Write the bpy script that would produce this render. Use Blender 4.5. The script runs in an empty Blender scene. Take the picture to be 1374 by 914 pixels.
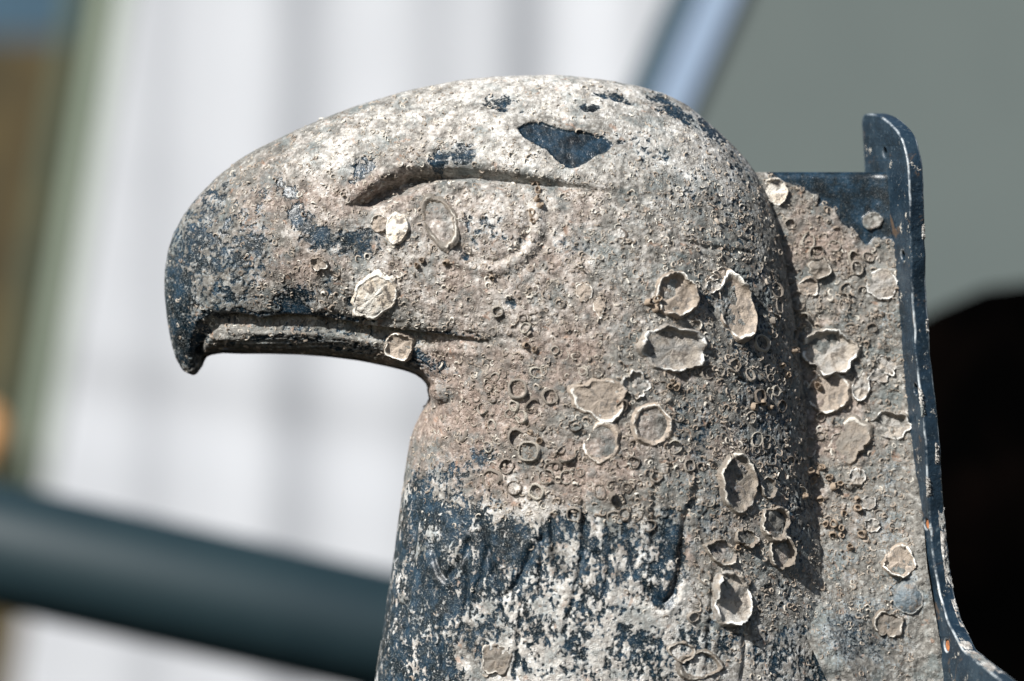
import bpy, bmesh, math, random, time
import numpy as np
from mathutils import Vector, Matrix
from mathutils.bvhtree import BVHTree
T0 = time.time()
rng = np.random.default_rng(7)
random.seed(7)
sc = bpy.context.scene
COL = sc.collection

# ------------------------------------------------------------------ measures
S = 0.0005            # metres to one photograph pixel in the plane of the eagle's profile
D = 2.0               # camera distance to that plane
ZC = 0.68             # camera height
W, H = 1374.0, 914.0

# ------------------------------------------------------------------ camera
cam = bpy.data.cameras.new('camera')
cam.sensor_width = 36.0
cam.lens = 36.0 * D / (W * S)
cam.clip_start = 0.05
cam.clip_end = 200.0
cam.dof.use_dof = True
cam.dof.focus_distance = D - 0.055
cam.dof.aperture_fstop = 2.15
camo = bpy.data.objects.new('camera', cam)
COL.objects.link(camo)
camo.location = (0, -D, ZC)
camo.rotation_euler = (math.radians(90), 0, 0)
sc.camera = camo

# ------------------------------------------------------------------ light
SUN = Vector((-0.52, -0.56, 0.62)).normalized()
elev = math.asin(SUN.z)
azim = math.atan2(SUN.x, SUN.y)
world = bpy.data.worlds.new('World')
sc.world = world
world.use_nodes = True
wn = world.node_tree.nodes
sky = wn.new('ShaderNodeTexSky')
sky.sky_type = 'NISHITA'
sky.sun_disc = False
sky.sun_elevation = elev
sky.sun_rotation = azim % (2 * math.pi)
world.node_tree.links.new(sky.outputs[0], wn['Background'].inputs[0])
wn['Background'].inputs[1].default_value = 0.05
sun = bpy.data.lights.new('sun', 'SUN')
sun.energy = 5.0
sun.angle = math.radians(0.5)
sun.color = (1.0, 0.975, 0.935)
suno = bpy.data.objects.new('sun', sun)
COL.objects.link(suno)
suno.location = SUN * 5
suno.rotation_euler = (-SUN).to_track_quat('-Z', 'Y').to_euler()
sc.view_settings.view_transform = 'Standard'
sc.view_settings.look = 'None'
sc.view_settings.gamma = 1.0
sc.view_settings.use_curve_mapping = False
sc.view_settings.exposure = 0.68
sc.cycles.max_bounces = 6
try:
    sc.cycles.use_denoising = True
    sc.cycles.denoiser = 'OPENIMAGEDENOISE'
    sc.cycles.denoising_input_passes = 'RGB_ALBEDO_NORMAL'
    sc.cycles.denoising_prefilter = 'ACCURATE'
except Exception:
    pass

# ------------------------------------------------------------------ helpers
def P(px, py, y=0.0):
    """a point of the place that stands y photo-pixels behind the profile plane (y < 0: nearer)"""
    k = S * (D + y * S) / D
    return ((px - W / 2) * k, y * S, ZC + (H / 2 - py) * k)

def Pm(px, py, ym):
    """same with the depth in metres"""
    return P(px, py, ym / S)

def PX(co):
    k = D / ((D + co[:, 1]) * S)
    return co[:, 0] * k + W / 2, H / 2 - (co[:, 2] - ZC) * k

def sst(a, b, x):
    t = np.clip((x - a) / (b - a), 0, 1)
    return t * t * (3 - 2 * t)

_perm = np.random.default_rng(3).permutation(256).astype(np.int32)
_perm = np.concatenate([_perm, _perm, _perm])
_g = np.random.default_rng(4).normal(size=(256, 3)).astype(np.float32)
_g /= np.linalg.norm(_g, axis=1)[:, None]

def perlin(p):
    p = np.asarray(p, np.float32)
    i = np.floor(p).astype(np.int32)
    f = p - i
    i &= 255
    u = f * f * f * (f * (f * 6 - 15) + 10)
    out = 0
    for a in (0, 1):
        for b in (0, 1):
            for c in (0, 1):
                h = _perm[_perm[_perm[i[:, 0] + a] + i[:, 1] + b] + i[:, 2] + c]
                g = _g[h]
                d = g[:, 0] * (f[:, 0] - a) + g[:, 1] * (f[:, 1] - b) + g[:, 2] * (f[:, 2] - c)
                w = (u[:, 0] if a else 1 - u[:, 0]) * (u[:, 1] if b else 1 - u[:, 1]) * (u[:, 2] if c else 1 - u[:, 2])
                out = out + d * w
    return out * 1.5

def cells(p):
    """cellular noise: distance to the nearest of the jittered points, and that cell's random number"""
    p = np.asarray(p, np.float32)
    i = np.floor(p).astype(np.int32)
    best = np.full(len(p), 9.0, np.float32)
    rnd = np.zeros(len(p), np.float32)
    for a in (-1, 0, 1):
        for b in (-1, 0, 1):
            for c in (-1, 0, 1):
                q = i + np.array([a, b, c], np.int32)
                h = _perm[_perm[_perm[q[:, 0] & 255] + (q[:, 1] & 255)] + (q[:, 2] & 255)]
                jit = (_g[h] * 0.35 + 0.5) + q
                d = np.sqrt(((jit - p) ** 2).sum(1))
                m = d < best
                best = np.where(m, d, best)
                rnd = np.where(m, h / 255.0, rnd)
    return best, rnd

def poly_dist(u, v, pts):
    """distance to a polyline and the run along it (0..1)"""
    pts = np.array(pts, np.float32)
    seg = np.linalg.norm(np.diff(pts, axis=0), axis=1)
    cum = np.concatenate([[0], np.cumsum(seg)])
    best = np.full(u.shape, 1e9, np.float32)
    run = np.zeros(u.shape, np.float32)
    for k in range(len(pts) - 1):
        a, b = pts[k], pts[k + 1]
        d = b - a
        t = np.clip(((u - a[0]) * d[0] + (v - a[1]) * d[1]) / max(1e-6, (d * d).sum()), 0, 1)
        q = np.hypot(u - a[0] - t * d[0], v - a[1] - t * d[1])
        m = q < best
        best = np.where(m, q, best)
        run = np.where(m, (cum[k] + t * seg[k]) / cum[-1], run)
    return best, run

def inside(u, v, pts):
    pts = np.array(pts, float)
    r = np.zeros(u.shape, bool)
    j = len(pts) - 1
    for i in range(len(pts)):
        xi, yi = pts[i]; xj, yj = pts[j]
        c = ((yi > v) != (yj > v)) & (u < (xj - xi) * (v - yi) / ((yj - yi) if yj != yi else 1e-9) + xi)
        r ^= c
        j = i
    return r

def signed(u, v, pts):
    d, _ = poly_dist(u, v, list(pts) + [pts[0]])
    return np.where(inside(u, v, pts), d, -d)

def mesh_obj(name, verts, faces, mat, parent=None, smooth=True):
    me = bpy.data.meshes.new(name)
    if isinstance(faces, np.ndarray):
        n, k = faces.shape
        me.vertices.add(len(verts)); me.loops.add(n * k); me.polygons.add(n)
        me.vertices.foreach_set('co', np.asarray(verts, np.float32).ravel())
        me.loops.foreach_set('vertex_index', faces.astype(np.int32).ravel())
        me.polygons.foreach_set('loop_start', np.arange(0, n * k, k, dtype=np.int32))
        me.update(calc_edges=True)
        me.validate()
    else:
        me.from_pydata([tuple(v) for v in verts], [], faces)
        me.update()
    if smooth:
        me.polygons.foreach_set('use_smooth', np.ones(len(me.polygons), bool))
    if mat:
        me.materials.append(mat)
    o = bpy.data.objects.new(name, me)
    COL.objects.link(o)
    if parent is not None:
        o.parent = parent
        o.matrix_parent_inverse = parent.matrix_world.inverted()
    return o

def attr(me, name, val):
    a = me.attributes.new(name, 'FLOAT', 'POINT')
    a.data.foreach_set('value', np.asarray(val, np.float32))

def tag(o, label=None, cat=None, kind=None, group=None):
    if label: o['label'] = label
    if cat: o['category'] = cat
    if kind: o['kind'] = kind
    if group: o['group'] = group
    return o

def empty(name, loc):
    o = bpy.data.objects.new(name, None)
    COL.objects.link(o)
    o.location = loc
    o.empty_display_size = 0.05
    bpy.context.view_layer.update()
    return o

# ------------------------------------------------------------------ materials
class NT:
    def __init__(self, name):
        self.m = bpy.data.materials.new(name)
        self.m.use_nodes = True
        self.t = self.m.node_tree
        self.b = self.t.nodes['Principled BSDF']
        self.co = self.n('ShaderNodeTexCoord').outputs['Object']
    def n(self, typ, **kw):
        x = self.t.nodes.new(typ)
        for k, v in kw.items():
            setattr(x, k, v)
        return x
    def l(self, a, b):
        self.t.links.new(a, b)
    def put(self, sock, v):
        if hasattr(v, 'is_linked') or hasattr(v, 'links'):
            self.l(v, sock)
        else:
            sock.default_value = v
    def noise(self, scale, detail=3, rough=0.6, co=None, dist=0.0):
        x = self.n('ShaderNodeTexNoise')
        self.l(co or self.co, x.inputs['Vector'])
        x.inputs['Scale'].default_value = scale
        x.inputs['Detail'].default_value = detail
        x.inputs['Roughness'].default_value = rough
        x.inputs['Distortion'].default_value = dist
        return x.outputs['Fac']
    def vor(self, scale, feature='F1', co=None):
        x = self.n('ShaderNodeTexVoronoi', feature=feature)
        self.l(co or self.co, x.inputs['Vector'])
        x.inputs['Scale'].default_value = scale
        return x
    def math(self, op, a, b=None, c=None, clamp=False):
        x = self.n('ShaderNodeMath', operation=op, use_clamp=clamp)
        self.put(x.inputs[0], a)
        if b is not None: self.put(x.inputs[1], b)
        if c is not None: self.put(x.inputs[2], c)
        return x.outputs[0]
    def mix(self, f, a, b, blend='MIX'):
        x = self.n('ShaderNodeMix', data_type='RGBA', blend_type=blend)
        self.put(x.inputs['Factor'], f)
        for s, v in ((x.inputs[6], a), (x.inputs[7], b)):
            if isinstance(v, tuple): v = (*v, 1.0)[:4]
            self.put(s, v)
        return x.outputs[2]
    def step(self, v, a, b):
        x = self.n('ShaderNodeMapRange', interpolation_type='SMOOTHSTEP')
        self.put(x.inputs[0], v)
        x.inputs[1].default_value = a
        x.inputs[2].default_value = b
        return x.outputs[0]
    def ramp(self, f, stops):
        x = self.n('ShaderNodeValToRGB')
        e = x.color_ramp.elements
        while len(e) < len(stops): e.new(0.5)
        for k, (p, c) in enumerate(stops):
            e[k].position = p
            e[k].color = (*c, 1.0)[:4]
        self.l(f, x.inputs[0])
        return x.outputs[0]
    def at(self, name):
        x = self.n('ShaderNodeAttribute', attribute_name=name)
        return x.outputs['Fac']
    def bump(self, h, dist, strength=1.0, prev=None):
        x = self.n('ShaderNodeBump')
        x.inputs['Strength'].default_value = strength
        x.inputs['Distance'].default_value = dist
        self.l(h, x.inputs['Height'])
        if prev is not None: self.l(prev, x.inputs['Normal'])
        return x.outputs[0]

def bronze_crust(name, use_attr=True, bare_default=1.0):
    t = NT(name)
    if use_attr:
        bare, white, brown = t.at('bare'), t.at('white'), t.at('brown')
    else:
        v = t.n('ShaderNodeValue'); v.outputs[0].default_value = bare_default; bare = v.outputs[0]
        v = t.n('ShaderNodeValue'); v.outputs[0].default_value = 0.3; white = brown = v.outputs[0]
    n_f = t.noise(420, 4, 0.7)
    n_m = t.noise(95, 4, 0.65)
    n_l = t.noise(30, 4, 0.6)
    n_x = t.noise(1300, 2, 0.6)
    vo = t.vor(430)
    sep = t.n('ShaderNodeSeparateColor'); t.l(vo.outputs['Color'], sep.inputs[0])
    cr, cg, cb = sep.outputs
    def c01(x, g): return t.math('ADD', t.math('MULTIPLY', t.math('SUBTRACT', x, 0.5), g), 0.5)
    grain = t.math('ADD', t.math('MULTIPLY', cr, 0.22), t.math('ADD', t.math('MULTIPLY', c01(n_f, 1.4), 0.42), t.math('MULTIPLY', c01(n_m, 1.8), 0.36)))
    # crust: crumbs of lime, tan and brown
    base = t.ramp(grain, [(0.20, (0.048, 0.047, 0.043)), (0.40, (0.132, 0.126, 0.113)), (0.58, (0.235, 0.228, 0.208)), (0.80, (0.46, 0.465, 0.445))])
    pink = t.ramp(grain, [(0.20, (0.072, 0.052, 0.043)), (0.40, (0.190, 0.145, 0.120)), (0.58, (0.315, 0.250, 0.212)), (0.80, (0.51, 0.45, 0.405))])
    lime = t.ramp(grain, [(0.20, (0.27, 0.248, 0.222)), (0.40, (0.44, 0.415, 0.38)), (0.60, (0.60, 0.585, 0.55)), (0.8, (0.80, 0.795, 0.765))])
    bfac = t.step(t.math('ADD', brown, t.math('ADD', t.math('MULTIPLY', t.math('SUBTRACT', n_m, 0.5), 1.2), t.math('MULTIPLY', t.math('SUBTRACT', n_l, 0.5), 1.6))), 0.2, 0.8)
    wfac = t.step(t.math('ADD', white, t.math('ADD', t.math('MULTIPLY', t.math('SUBTRACT', n_f, 0.5), 0.5), t.math('MULTIPLY', t.math('SUBTRACT', n_m, 0.5), 1.3))), 0.15, 0.95)
    col = t.mix(bfac, base, pink)
    col = t.mix(wfac, col, lime)
    # grey-green stain in places, a few rust freckles
    n_s = t.noise(52, 4, 0.65)
    col = t.mix(t.math('MULTIPLY', t.step(n_s, 0.50, 0.64), t.math('MULTIPLY', n_f, 0.95)), col, (0.12, 0.158, 0.165))
    n_r = t.noise(160, 2, 0.5, dist=0.5)
    col = t.mix(t.math('MULTIPLY', t.step(n_r, 0.64, 0.74), 0.38), col, (0.38, 0.19, 0.10))
    # darker between the crumbs
    pit = t.step(vo.outputs['Distance'], 0.45, 0.8)
    col = t.mix(t.math('MULTIPLY', pit, 0.30), col, (0.07, 0.06, 0.05))
    # bare blue-black bronze
    met = t.ramp(t.noise(75, 6, 0.75), [(0.36, (0.0012, 0.003, 0.0045)), (0.48, (0.004, 0.012, 0.019)), (0.60, (0.010, 0.030, 0.052)), (0.76, (0.05, 0.095, 0.135))])
    met = t.mix(t.math('MULTIPLY', t.step(n_x, 0.56, 0.66), t.math('SUBTRACT', 0.75, t.math('MULTIPLY', bare, 0.40), clamp=True)), met, (0.42, 0.44, 0.42))
    mask = t.math('ADD', bare, t.math('ADD', t.math('MULTIPLY', t.math('SUBTRACT', n_f, 0.5), 0.9),
                                      t.math('MULTIPLY', t.math('SUBTRACT', n_m, 0.5), 0.25)))
    # crumbs that cling to the bare places
    mask = t.math('SUBTRACT', mask, t.math('MULTIPLY', t.step(t.noise(620, 3, 0.6), 0.55, 0.66), 0.34))
    mfac = t.step(mask, 0.49, 0.61)
    film = t.math('MULTIPLY', t.step(mask, 0.36, 0.50), t.math('MULTIPLY', t.step(n_m, 0.40, 0.60), 0.5))            # thin lime over blue metal
    col = t.mix(film, col, (0.30, 0.37, 0.415))
    col = t.mix(mfac, col, met)
    t.l(col, t.b.inputs['Base Color'])
    rough = t.mix(mfac, (0.92, 0.92, 0.92), (0.34, 0.34, 0.34))
    t.l(rough, t.b.inputs['Roughness'])
    t.b.inputs['Specular IOR Level'].default_value = 0.45
    # relief: rings and crumbs, gone where bare
    ring = t.math('SUBTRACT', 1.0, t.math('MULTIPLY', t.math('ABSOLUTE', t.math('SUBTRACT', vo.outputs['Distance'], 0.36)), 5.0), clamp=True)
    ring = t.math('MULTIPLY', ring, t.step(cg, 0.45, 0.6))
    hgt = t.math('ADD', t.math('MULTIPLY', ring, 0.55), t.math('MULTIPLY', n_f, 1.3))
    hgt = t.math('ADD', hgt, t.math('MULTIPLY', n_x, 0.6))
    hgt = t.math('MULTIPLY', hgt, t.math('SUBTRACT', 1.0, t.math('MULTIPLY', mfac, 0.75)))
    hgt = t.math('ADD', hgt, t.math('MULTIPLY', mfac, -0.6))
    t.l(t.bump(hgt, 0.0007, 1.0), t.b.inputs['Normal'])
    return t.m

def blue_bronze(name):
    t = NT(name)
    n_m, n_f = t.noise(45, 5, 0.7), t.noise(350, 3, 0.65)
    col = t.ramp(n_m, [(0.3, (0.004, 0.010, 0.016)), (0.5, (0.010, 0.024, 0.040)), (0.72, (0.028, 0.050, 0.070))])
    col = t.mix(t.math('MULTIPLY', t.step(n_f, 0.58, 0.72), 0.5), col, (0.13, 0.17, 0.19))
    n_r = t.noise(55, 4, 0.6, dist=0.8)
    col = t.mix(t.math('MULTIPLY', t.step(n_r, 0.60, 0.70), 0.7), col, (0.13, 0.085, 0.05))
    col = t.mix(t.math('MULTIPLY', t.at('wear_glint'), t.step(t.noise(40, 4, 0.7), 0.42, 0.62)), col, (0.42, 0.46, 0.48))
    ln = t.step(t.noise(75, 5, 0.75), 0.61, 0.67)
    col = t.mix(ln, col, (0.45, 0.43, 0.38))
    t.l(col, t.b.inputs['Base Color'])
    t.l(t.math('ADD', t.math('MULTIPLY', n_f, 0.4), 0.22), t.b.inputs['Roughness'])
    h = t.math('ADD', t.math('MULTIPLY', n_f, 0.5), t.math('ADD', n_m, t.math('MULTIPLY', ln, 0.6)))
    t.l(t.bump(h, 0.0012, 0.8), t.b.inputs['Normal'])
    return t.m

def shell_mat(name, floor, rim, stain, gloss=0.55):
    t = NT(name)
    e = t.at('edge')
    inf = t.n('ShaderNodeObjectInfo').outputs['Random']
    n_f, n_m = t.noise(380, 4, 0.7), t.noise(110, 3, 0.6)
    lo = t.mix(t.step(n_m, 0.40, 0.62), floor, stain)
    lo = t.mix(t.math('MULTIPLY', t.step(n_f, 0.50, 0.66), 0.6), lo, tuple(c * 0.45 for c in floor))
    ring_ = t.n('ShaderNodeTexWave', wave_type='RINGS', rings_direction='Z'); t.l(t.co, ring_.inputs['Vector'])
    ring_.inputs['Scale'].default_value = 190; ring_.inputs['Distortion'].default_value = 14; ring_.inputs['Detail'].default_value = 2; ring_.inputs['Detail Scale'].default_value = 2
    lo = t.mix(t.math('MULTIPLY', ring_.outputs['Fac'], 0.10), lo, tuple(min(.8, c * 1.4) for c in floor))
    lo = t.mix(t.step(t.noise(170, 4, 0.7), 0.54, 0.62), lo, (0.19, 0.165, 0.14))
    ef = t.step(t.math('ADD', e, t.math('MULTIPLY', t.math('SUBTRACT', n_f, 0.5), 0.9)), 0.28, 0.85)
    col = t.mix(ef, lo, rim)
    col = t.mix(t.math('MULTIPLY', t.step(t.noise(900, 2, 0.5), 0.58, 0.7), 0.4), col, (0.12, 0.10, 0.085))
    hsv = t.n('ShaderNodeHueSaturation')
    t.l(t.math('ADD', t.math('MULTIPLY', inf, 0.35), 0.80), hsv.inputs['Value'])
    t.l(col, hsv.inputs['Color'])
    t.l(hsv.outputs[0], t.b.inputs['Base Color'])
    t.b.inputs['Roughness'].default_value = gloss
    h = t.math('ADD', t.math('ADD', n_f, t.math('MULTIPLY', ring_.outputs['Fac'], 0.08)), t.math('MULTIPLY', t.noise(1100, 2, 0.6), 0.5))
    t.l(t.bump(h, 0.0010, 1.0), t.b.inputs['Normal'])
    return t.m

def plain(name, c1, c2, scale, rough=0.7, bump=0.0, spec=0.4):
    t = NT(name)
    n = t.noise(scale, 4, 0.6)
    t.l(t.mix(t.step(n, 0.35, 0.65), c1, c2), t.b.inputs['Base Color'])
    t.b.inputs['Roughness'].default_value = rough
    t.b.inputs['Specular IOR Level'].default_value = spec
    if bump: t.l(t.bump(n, bump, 0.6), t.b.inputs['Normal'])
    return t.m

M_crust = bronze_crust('crusted_bronze')
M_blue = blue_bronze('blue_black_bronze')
M_cream = shell_mat('cream_shell', (0.29, 0.243, 0.198), (0.80, 0.775, 0.71), (0.36, 0.298, 0.238))
M_grey = shell_mat('grey_shell', (0.28, 0.268, 0.248), (0.76, 0.755, 0.72), (0.36, 0.315, 0.262), 0.4)
M_dark = shell_mat('stained_shell', (0.17, 0.152, 0.128), (0.60, 0.565, 0.50), (0.25, 0.208, 0.165))
M_white = shell_mat('chalk_shell', (0.80, 0.76, 0.68), (0.86, 0.83, 0.76), (0.66, 0.56, 0.44))
M_slate = shell_mat('slate_shell', (0.10, 0.13, 0.15), (0.30, 0.30, 0.28), (0.17, 0.18, 0.18), 0.4)

def crumb_mat(name):
    t = NT(name)
    tint = t.at('tint')
    col = t.ramp(tint, [(0.0, (0.12, 0.095, 0.075)), (0.35, (0.30, 0.245, 0.195)), (0.7, (0.42, 0.37, 0.31)), (1.0, (0.74, 0.71, 0.63))])
    col = t.mix(t.math('MULTIPLY', t.noise(600, 3, 0.6), 0.5), col, (0.15, 0.125, 0.10))
    t.l(col, t.b.inputs['Base Color'])
    t.b.inputs['Roughness'].default_value = 0.85
    return t.m
M_crumb = crumb_mat('lime_crumb')

def barnacle_mat(name):
    t = NT(name)
    inf = t.n('ShaderNodeObjectInfo').outputs['Random']
    col = t.ramp(inf, [(0.0, (0.135, 0.112, 0.092)), (0.4, (0.235, 0.203, 0.17)), (0.75, (0.35, 0.315, 0.27)), (1.0, (0.58, 0.54, 0.46))])
    n = t.noise(450, 3, 0.65)
    col = t.mix(t.step(n, 0.45, 0.7), col, (0.14, 0.115, 0.09))
    t.l(col, t.b.inputs['Base Color'])
    t.b.inputs['Roughness'].default_value = 0.85
    t.l(t.bump(n, 0.0008, 0.8), t.b.inputs['Normal'])
    return t.m
M_barn = barnacle_mat('barnacle_lime')
M_tube = plain('worm_tube', (0.24, 0.18, 0.13), (0.36, 0.29, 0.22), 600, 0.85, 0.0006)
M_rust = plain('rusty_bolt', (0.42, 0.15, 0.05), (0.22, 0.09, 0.04), 400, 0.8, 0.0008)

# ------------------------------------------------------------------ the eagle: profile
SIL = [(262,503),(254,502),(245,496),(236,480),(229,455),(224,425),(221,392),(222,362),(227,336),(235,312),(248,288),(266,264),(290,240),
 (320,217),(350,200),(385,182),(420,167),(460,150),(500,137),(540,125),(580,116),(620,109),(660,105),(700,103),(740,102),(780,105),
 (820,110),(860,118),(890,127),(915,139),(940,156),(960,173),(980,193),(1000,215),(1018,240),(1031,265),(1041,300),(1051,340),
 (1061,400),(1069,450),(1077,520),(1086,600),(1096,680),(1109,740),(1127,790),(1152,850),(1184,914),(1235,1010),(1260,1110),
 (455,1110),(482,1010),(503,914),(515,840),(525,770),(533,710),(540,660),(546,620),(551,590),(557,572),(567,553),(577,534),(573,517),
 (562,505),(545,498),(515,491),(480,484),(440,479),(400,476),(360,475),(320,475),(300,474),(284,476),(275,480),(273,490)]

G = 4.0
LOWER_ = [(271,478),(268,458),(275,440),(290,429),(345,433),(420,431),(490,442),(570,453),(690,464),(670,490),(600,540),(300,520),(268,484)]
gx = np.arange(180, 1330, G)
gy = np.arange(70, 1112, G)
UU, VV = np.meshgrid(gx, gy)
sd = signed(UU.ravel(), VV.ravel(), SIL).reshape(UU.shape)
# inflate the profile: a membrane held at the outline and pushed out
ins = sd > 0
phi = np.where(ins, np.clip(sd, 0, 200) * 500, 0).astype(np.float32)
insf = ins.astype(np.float32)
for it in range(2600):
    q = phi.copy()
    q[1:-1, 1:-1] = 0.25 * (phi[:-2, 1:-1] + phi[2:, 1:-1] + phi[1:-1, :-2] + phi[1:-1, 2:]) + G * G
    q[-1] = q[-2]
    phi = q * insf
# signed and smooth across the outline: replace by distance law close to it
ratio = np.where(ins, phi / np.maximum(sd, 1.0), 0)
rs, ws = ratio * (sd > 5), (sd > 5).astype(np.float32)
for it in range(10):
    rs = rs + 0; 
    r2, w2 = rs.copy(), ws.copy()
    for (a, b) in ((0, 1), (0, -1), (1, 1), (1, -1)):
        r2 += np.roll(rs, b, a); w2 += np.roll(ws, b, a)
    fill = np.where(w2 > 0, r2 / np.maximum(w2, 1e-6), 0)
    known = (sd > 5)
    rs = np.where(known, ratio, fill); ws = np.where(known | (w2 > 0), 1.0, 0.0).astype(np.float32)
RAT = rs

def bil(grid, u, v):
    a = np.clip((u - gx[0]) / G, 0, len(gx) - 1.001); b = np.clip((v - gy[0]) / G, 0, len(gy) - 1.001)
    i, j = a.astype(int), b.astype(int)
    fa, fb = a - i, b - j
    return (grid[j, i] * (1 - fa) + grid[j, i + 1] * fa) * (1 - fb) + (grid[j + 1, i] * (1 - fa) + grid[j + 1, i + 1] * fa) * fb

for it in range(4):
    RAT = 0.5 * RAT + 0.125 * (np.roll(RAT, 1, 0) + np.roll(RAT, -1, 0) + np.roll(RAT, 1, 1) + np.roll(RAT, -1, 1))
RAT[-1] = RAT[-4]; RAT[-2] = RAT[-4]; RAT[-3] = RAT[-4]
KK = 0.27 + 0.10 * sst(560, 300, UU) - 0.02 * sst(600, 900, VV)
lowm = sst(-4, 10, signed(UU.ravel(), VV.ravel(), LOWER_).reshape(UU.shape)) * sst(640, 540, UU)
sdl = np.where(sd > 0, 43 * np.tanh(sd / 15.0), sd * 2.8)
FLD = (sd * (1 - lowm) + sdl * lowm) * RAT * KK                     # thickness squared, negative outside

def F(u, v):
    return bil(FLD, u, v)

# coarse closed hull -> even mesh -> pulled onto the exact inflated profile
def hull():
    th = np.sqrt(np.maximum(FLD, 0))
    ok = FLD > 0
    ny, nx = ok.shape
    cell = ok[:-1, :-1] | ok[1:, :-1] | ok[:-1, 1:] | ok[1:, 1:]
    X = (UU - W / 2) * S; Z = ZC + (H / 2 - VV) * S
    th = np.maximum(th, 2.0) * S
    front = np.stack([X, -th, Z], -1).reshape(-1, 3); back = np.stack([X, th, Z], -1).reshape(-1, 3)
    idx = np.arange(ny * nx).reshape(ny, nx); N = ny * nx
    faces = []
    js, is_ = np.nonzero(cell)
    a, b, c, d = idx[js, is_], idx[js, is_ + 1], idx[js + 1, is_ + 1], idx[js + 1, is_]
    faces.append(np.stack([a, d, c, b], 1)); faces.append(np.stack([a, b, c, d], 1) + N)
    cp = np.pad(cell, 1)
    for (dj, di, e0, e1) in ((-1, 0, a, b), (1, 0, c, d), (0, -1, d, a), (0, 1, b, c)):
        m = ~cp[js + 1 + dj, is_ + 1 + di]
        faces.append(np.stack([e0[m], e1[m], e1[m] + N, e0[m] + N], 1))
    f = np.concatenate(faces)
    used = np.unique(f)
    mp = np.full(2 * N, -1); mp[used] = np.arange(len(used))
    return np.concatenate([front, back])[used], mp[f]

hv, hf = hull()
def remeshed(voxel):
    o = mesh_obj('temporary_hull', hv, hf, None)
    m = o.modifiers.new('r', 'REMESH'); m.mode = 'VOXEL'; m.voxel_size = voxel
    dg = bpy.context.evaluated_depsgraph_get()
    me = bpy.data.meshes.new_from_object(o.evaluated_get(dg))
    n = len(me.vertices)
    co = np.empty(n * 3, np.float32); me.vertices.foreach_get('co', co); co = co.reshape(-1, 3).astype(np.float64)
    nl = len(me.loops)
    li = np.empty(nl, np.int32); me.loops.foreach_get('vertex_index', li)
    faces = li.reshape(-1, 4) if nl == 4 * len(me.polygons) else None
    if faces is None:
        bm = bmesh.new(); bm.from_mesh(me)
        faces = np.array([[v.index for v in f.verts] for f in bm.faces if len(f.verts) == 4], np.int32); bm.free()
    od = o.data
    bpy.data.objects.remove(o); bpy.data.meshes.remove(od); bpy.data.meshes.remove(me)
    # Newton steps onto  F(u,v) - y^2 = 0
    u = co[:, 0] / S + W / 2; v = H / 2 - (co[:, 2] - ZC) / S; y = co[:, 1] / S
    low = v > 1100
    for it in range(6):
        f = F(u, v) - y * y
        gu = (F(u + 2, v) - F(u - 2, v)) / 4; gv = (F(u, v + 2) - F(u, v - 2)) / 4; gyy = -2 * y
        g2 = gu * gu + gv * gv + gyy * gyy + 50.0
        st = np.clip(f / g2, -0.2, 0.2) * 0.9
        lim = np.abs(f) / np.sqrt(g2)
        k = np.where(lim > 8, 8 / np.maximum(lim, 1e-6), 1.0) * f / g2
        k = np.where(low, 0, k)
        u, v, y = u - k * gu, v - k * gv, y - k * gyy
    co = np.stack([(u - W / 2) * S, y * S, ZC + (H / 2 - v) * S], 1)
    return co, faces

def vnormals(co, f):
    n = np.cross(co[f[:, 2]] - co[f[:, 0]], co[f[:, 3]] - co[f[:, 1]])
    N = np.zeros_like(co)
    for k in range(4):
        for a in range(3):
            N[:, a] += np.bincount(f[:, k], n[:, a], len(co))
    return N / np.maximum(np.linalg.norm(N, axis=1), 1e-12)[:, None]

def relax(co, f, n):
    for it in range(n):
        A = np.zeros_like(co); c = np.zeros(len(co))
        for k in range(4):
            for o2 in (1, 3):
                j = f[:, (k + o2) % 4]
                c += np.bincount(f[:, k], minlength=len(co))
                for a in range(3):
                    A[:, a] += np.bincount(f[:, k], co[j, a], len(co))
        co = 0.5 * co + 0.5 * A / np.maximum(c, 1)[:, None]
    return co

def compact(co, f, keep, extra=()):
    f = f[keep]
    used = np.unique(f)
    mp = np.full(len(co), -1); mp[used] = np.arange(len(used))
    return co[used], mp[f], [e[used] for e in extra]

fc, ff = remeshed(1.75 * S)
print('fine mesh', len(fc), round(time.time() - T0, 1))
keep = (fc[ff].mean(1)[:, 1] < 0.006)
keep &= fc[ff].mean(1)[:, 2] > ZC + (H / 2 - 1000) * S
fc, ff, _ = compact(fc, ff, keep)
fc = relax(fc, ff, 2)
fn = vnormals(fc, ff)
if (fn[:, 1] < 0).mean() < 0.5: fn = -fn; ff = ff[:, ::-1]
print('front', len(fc), round(time.time() - T0, 1))

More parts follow.
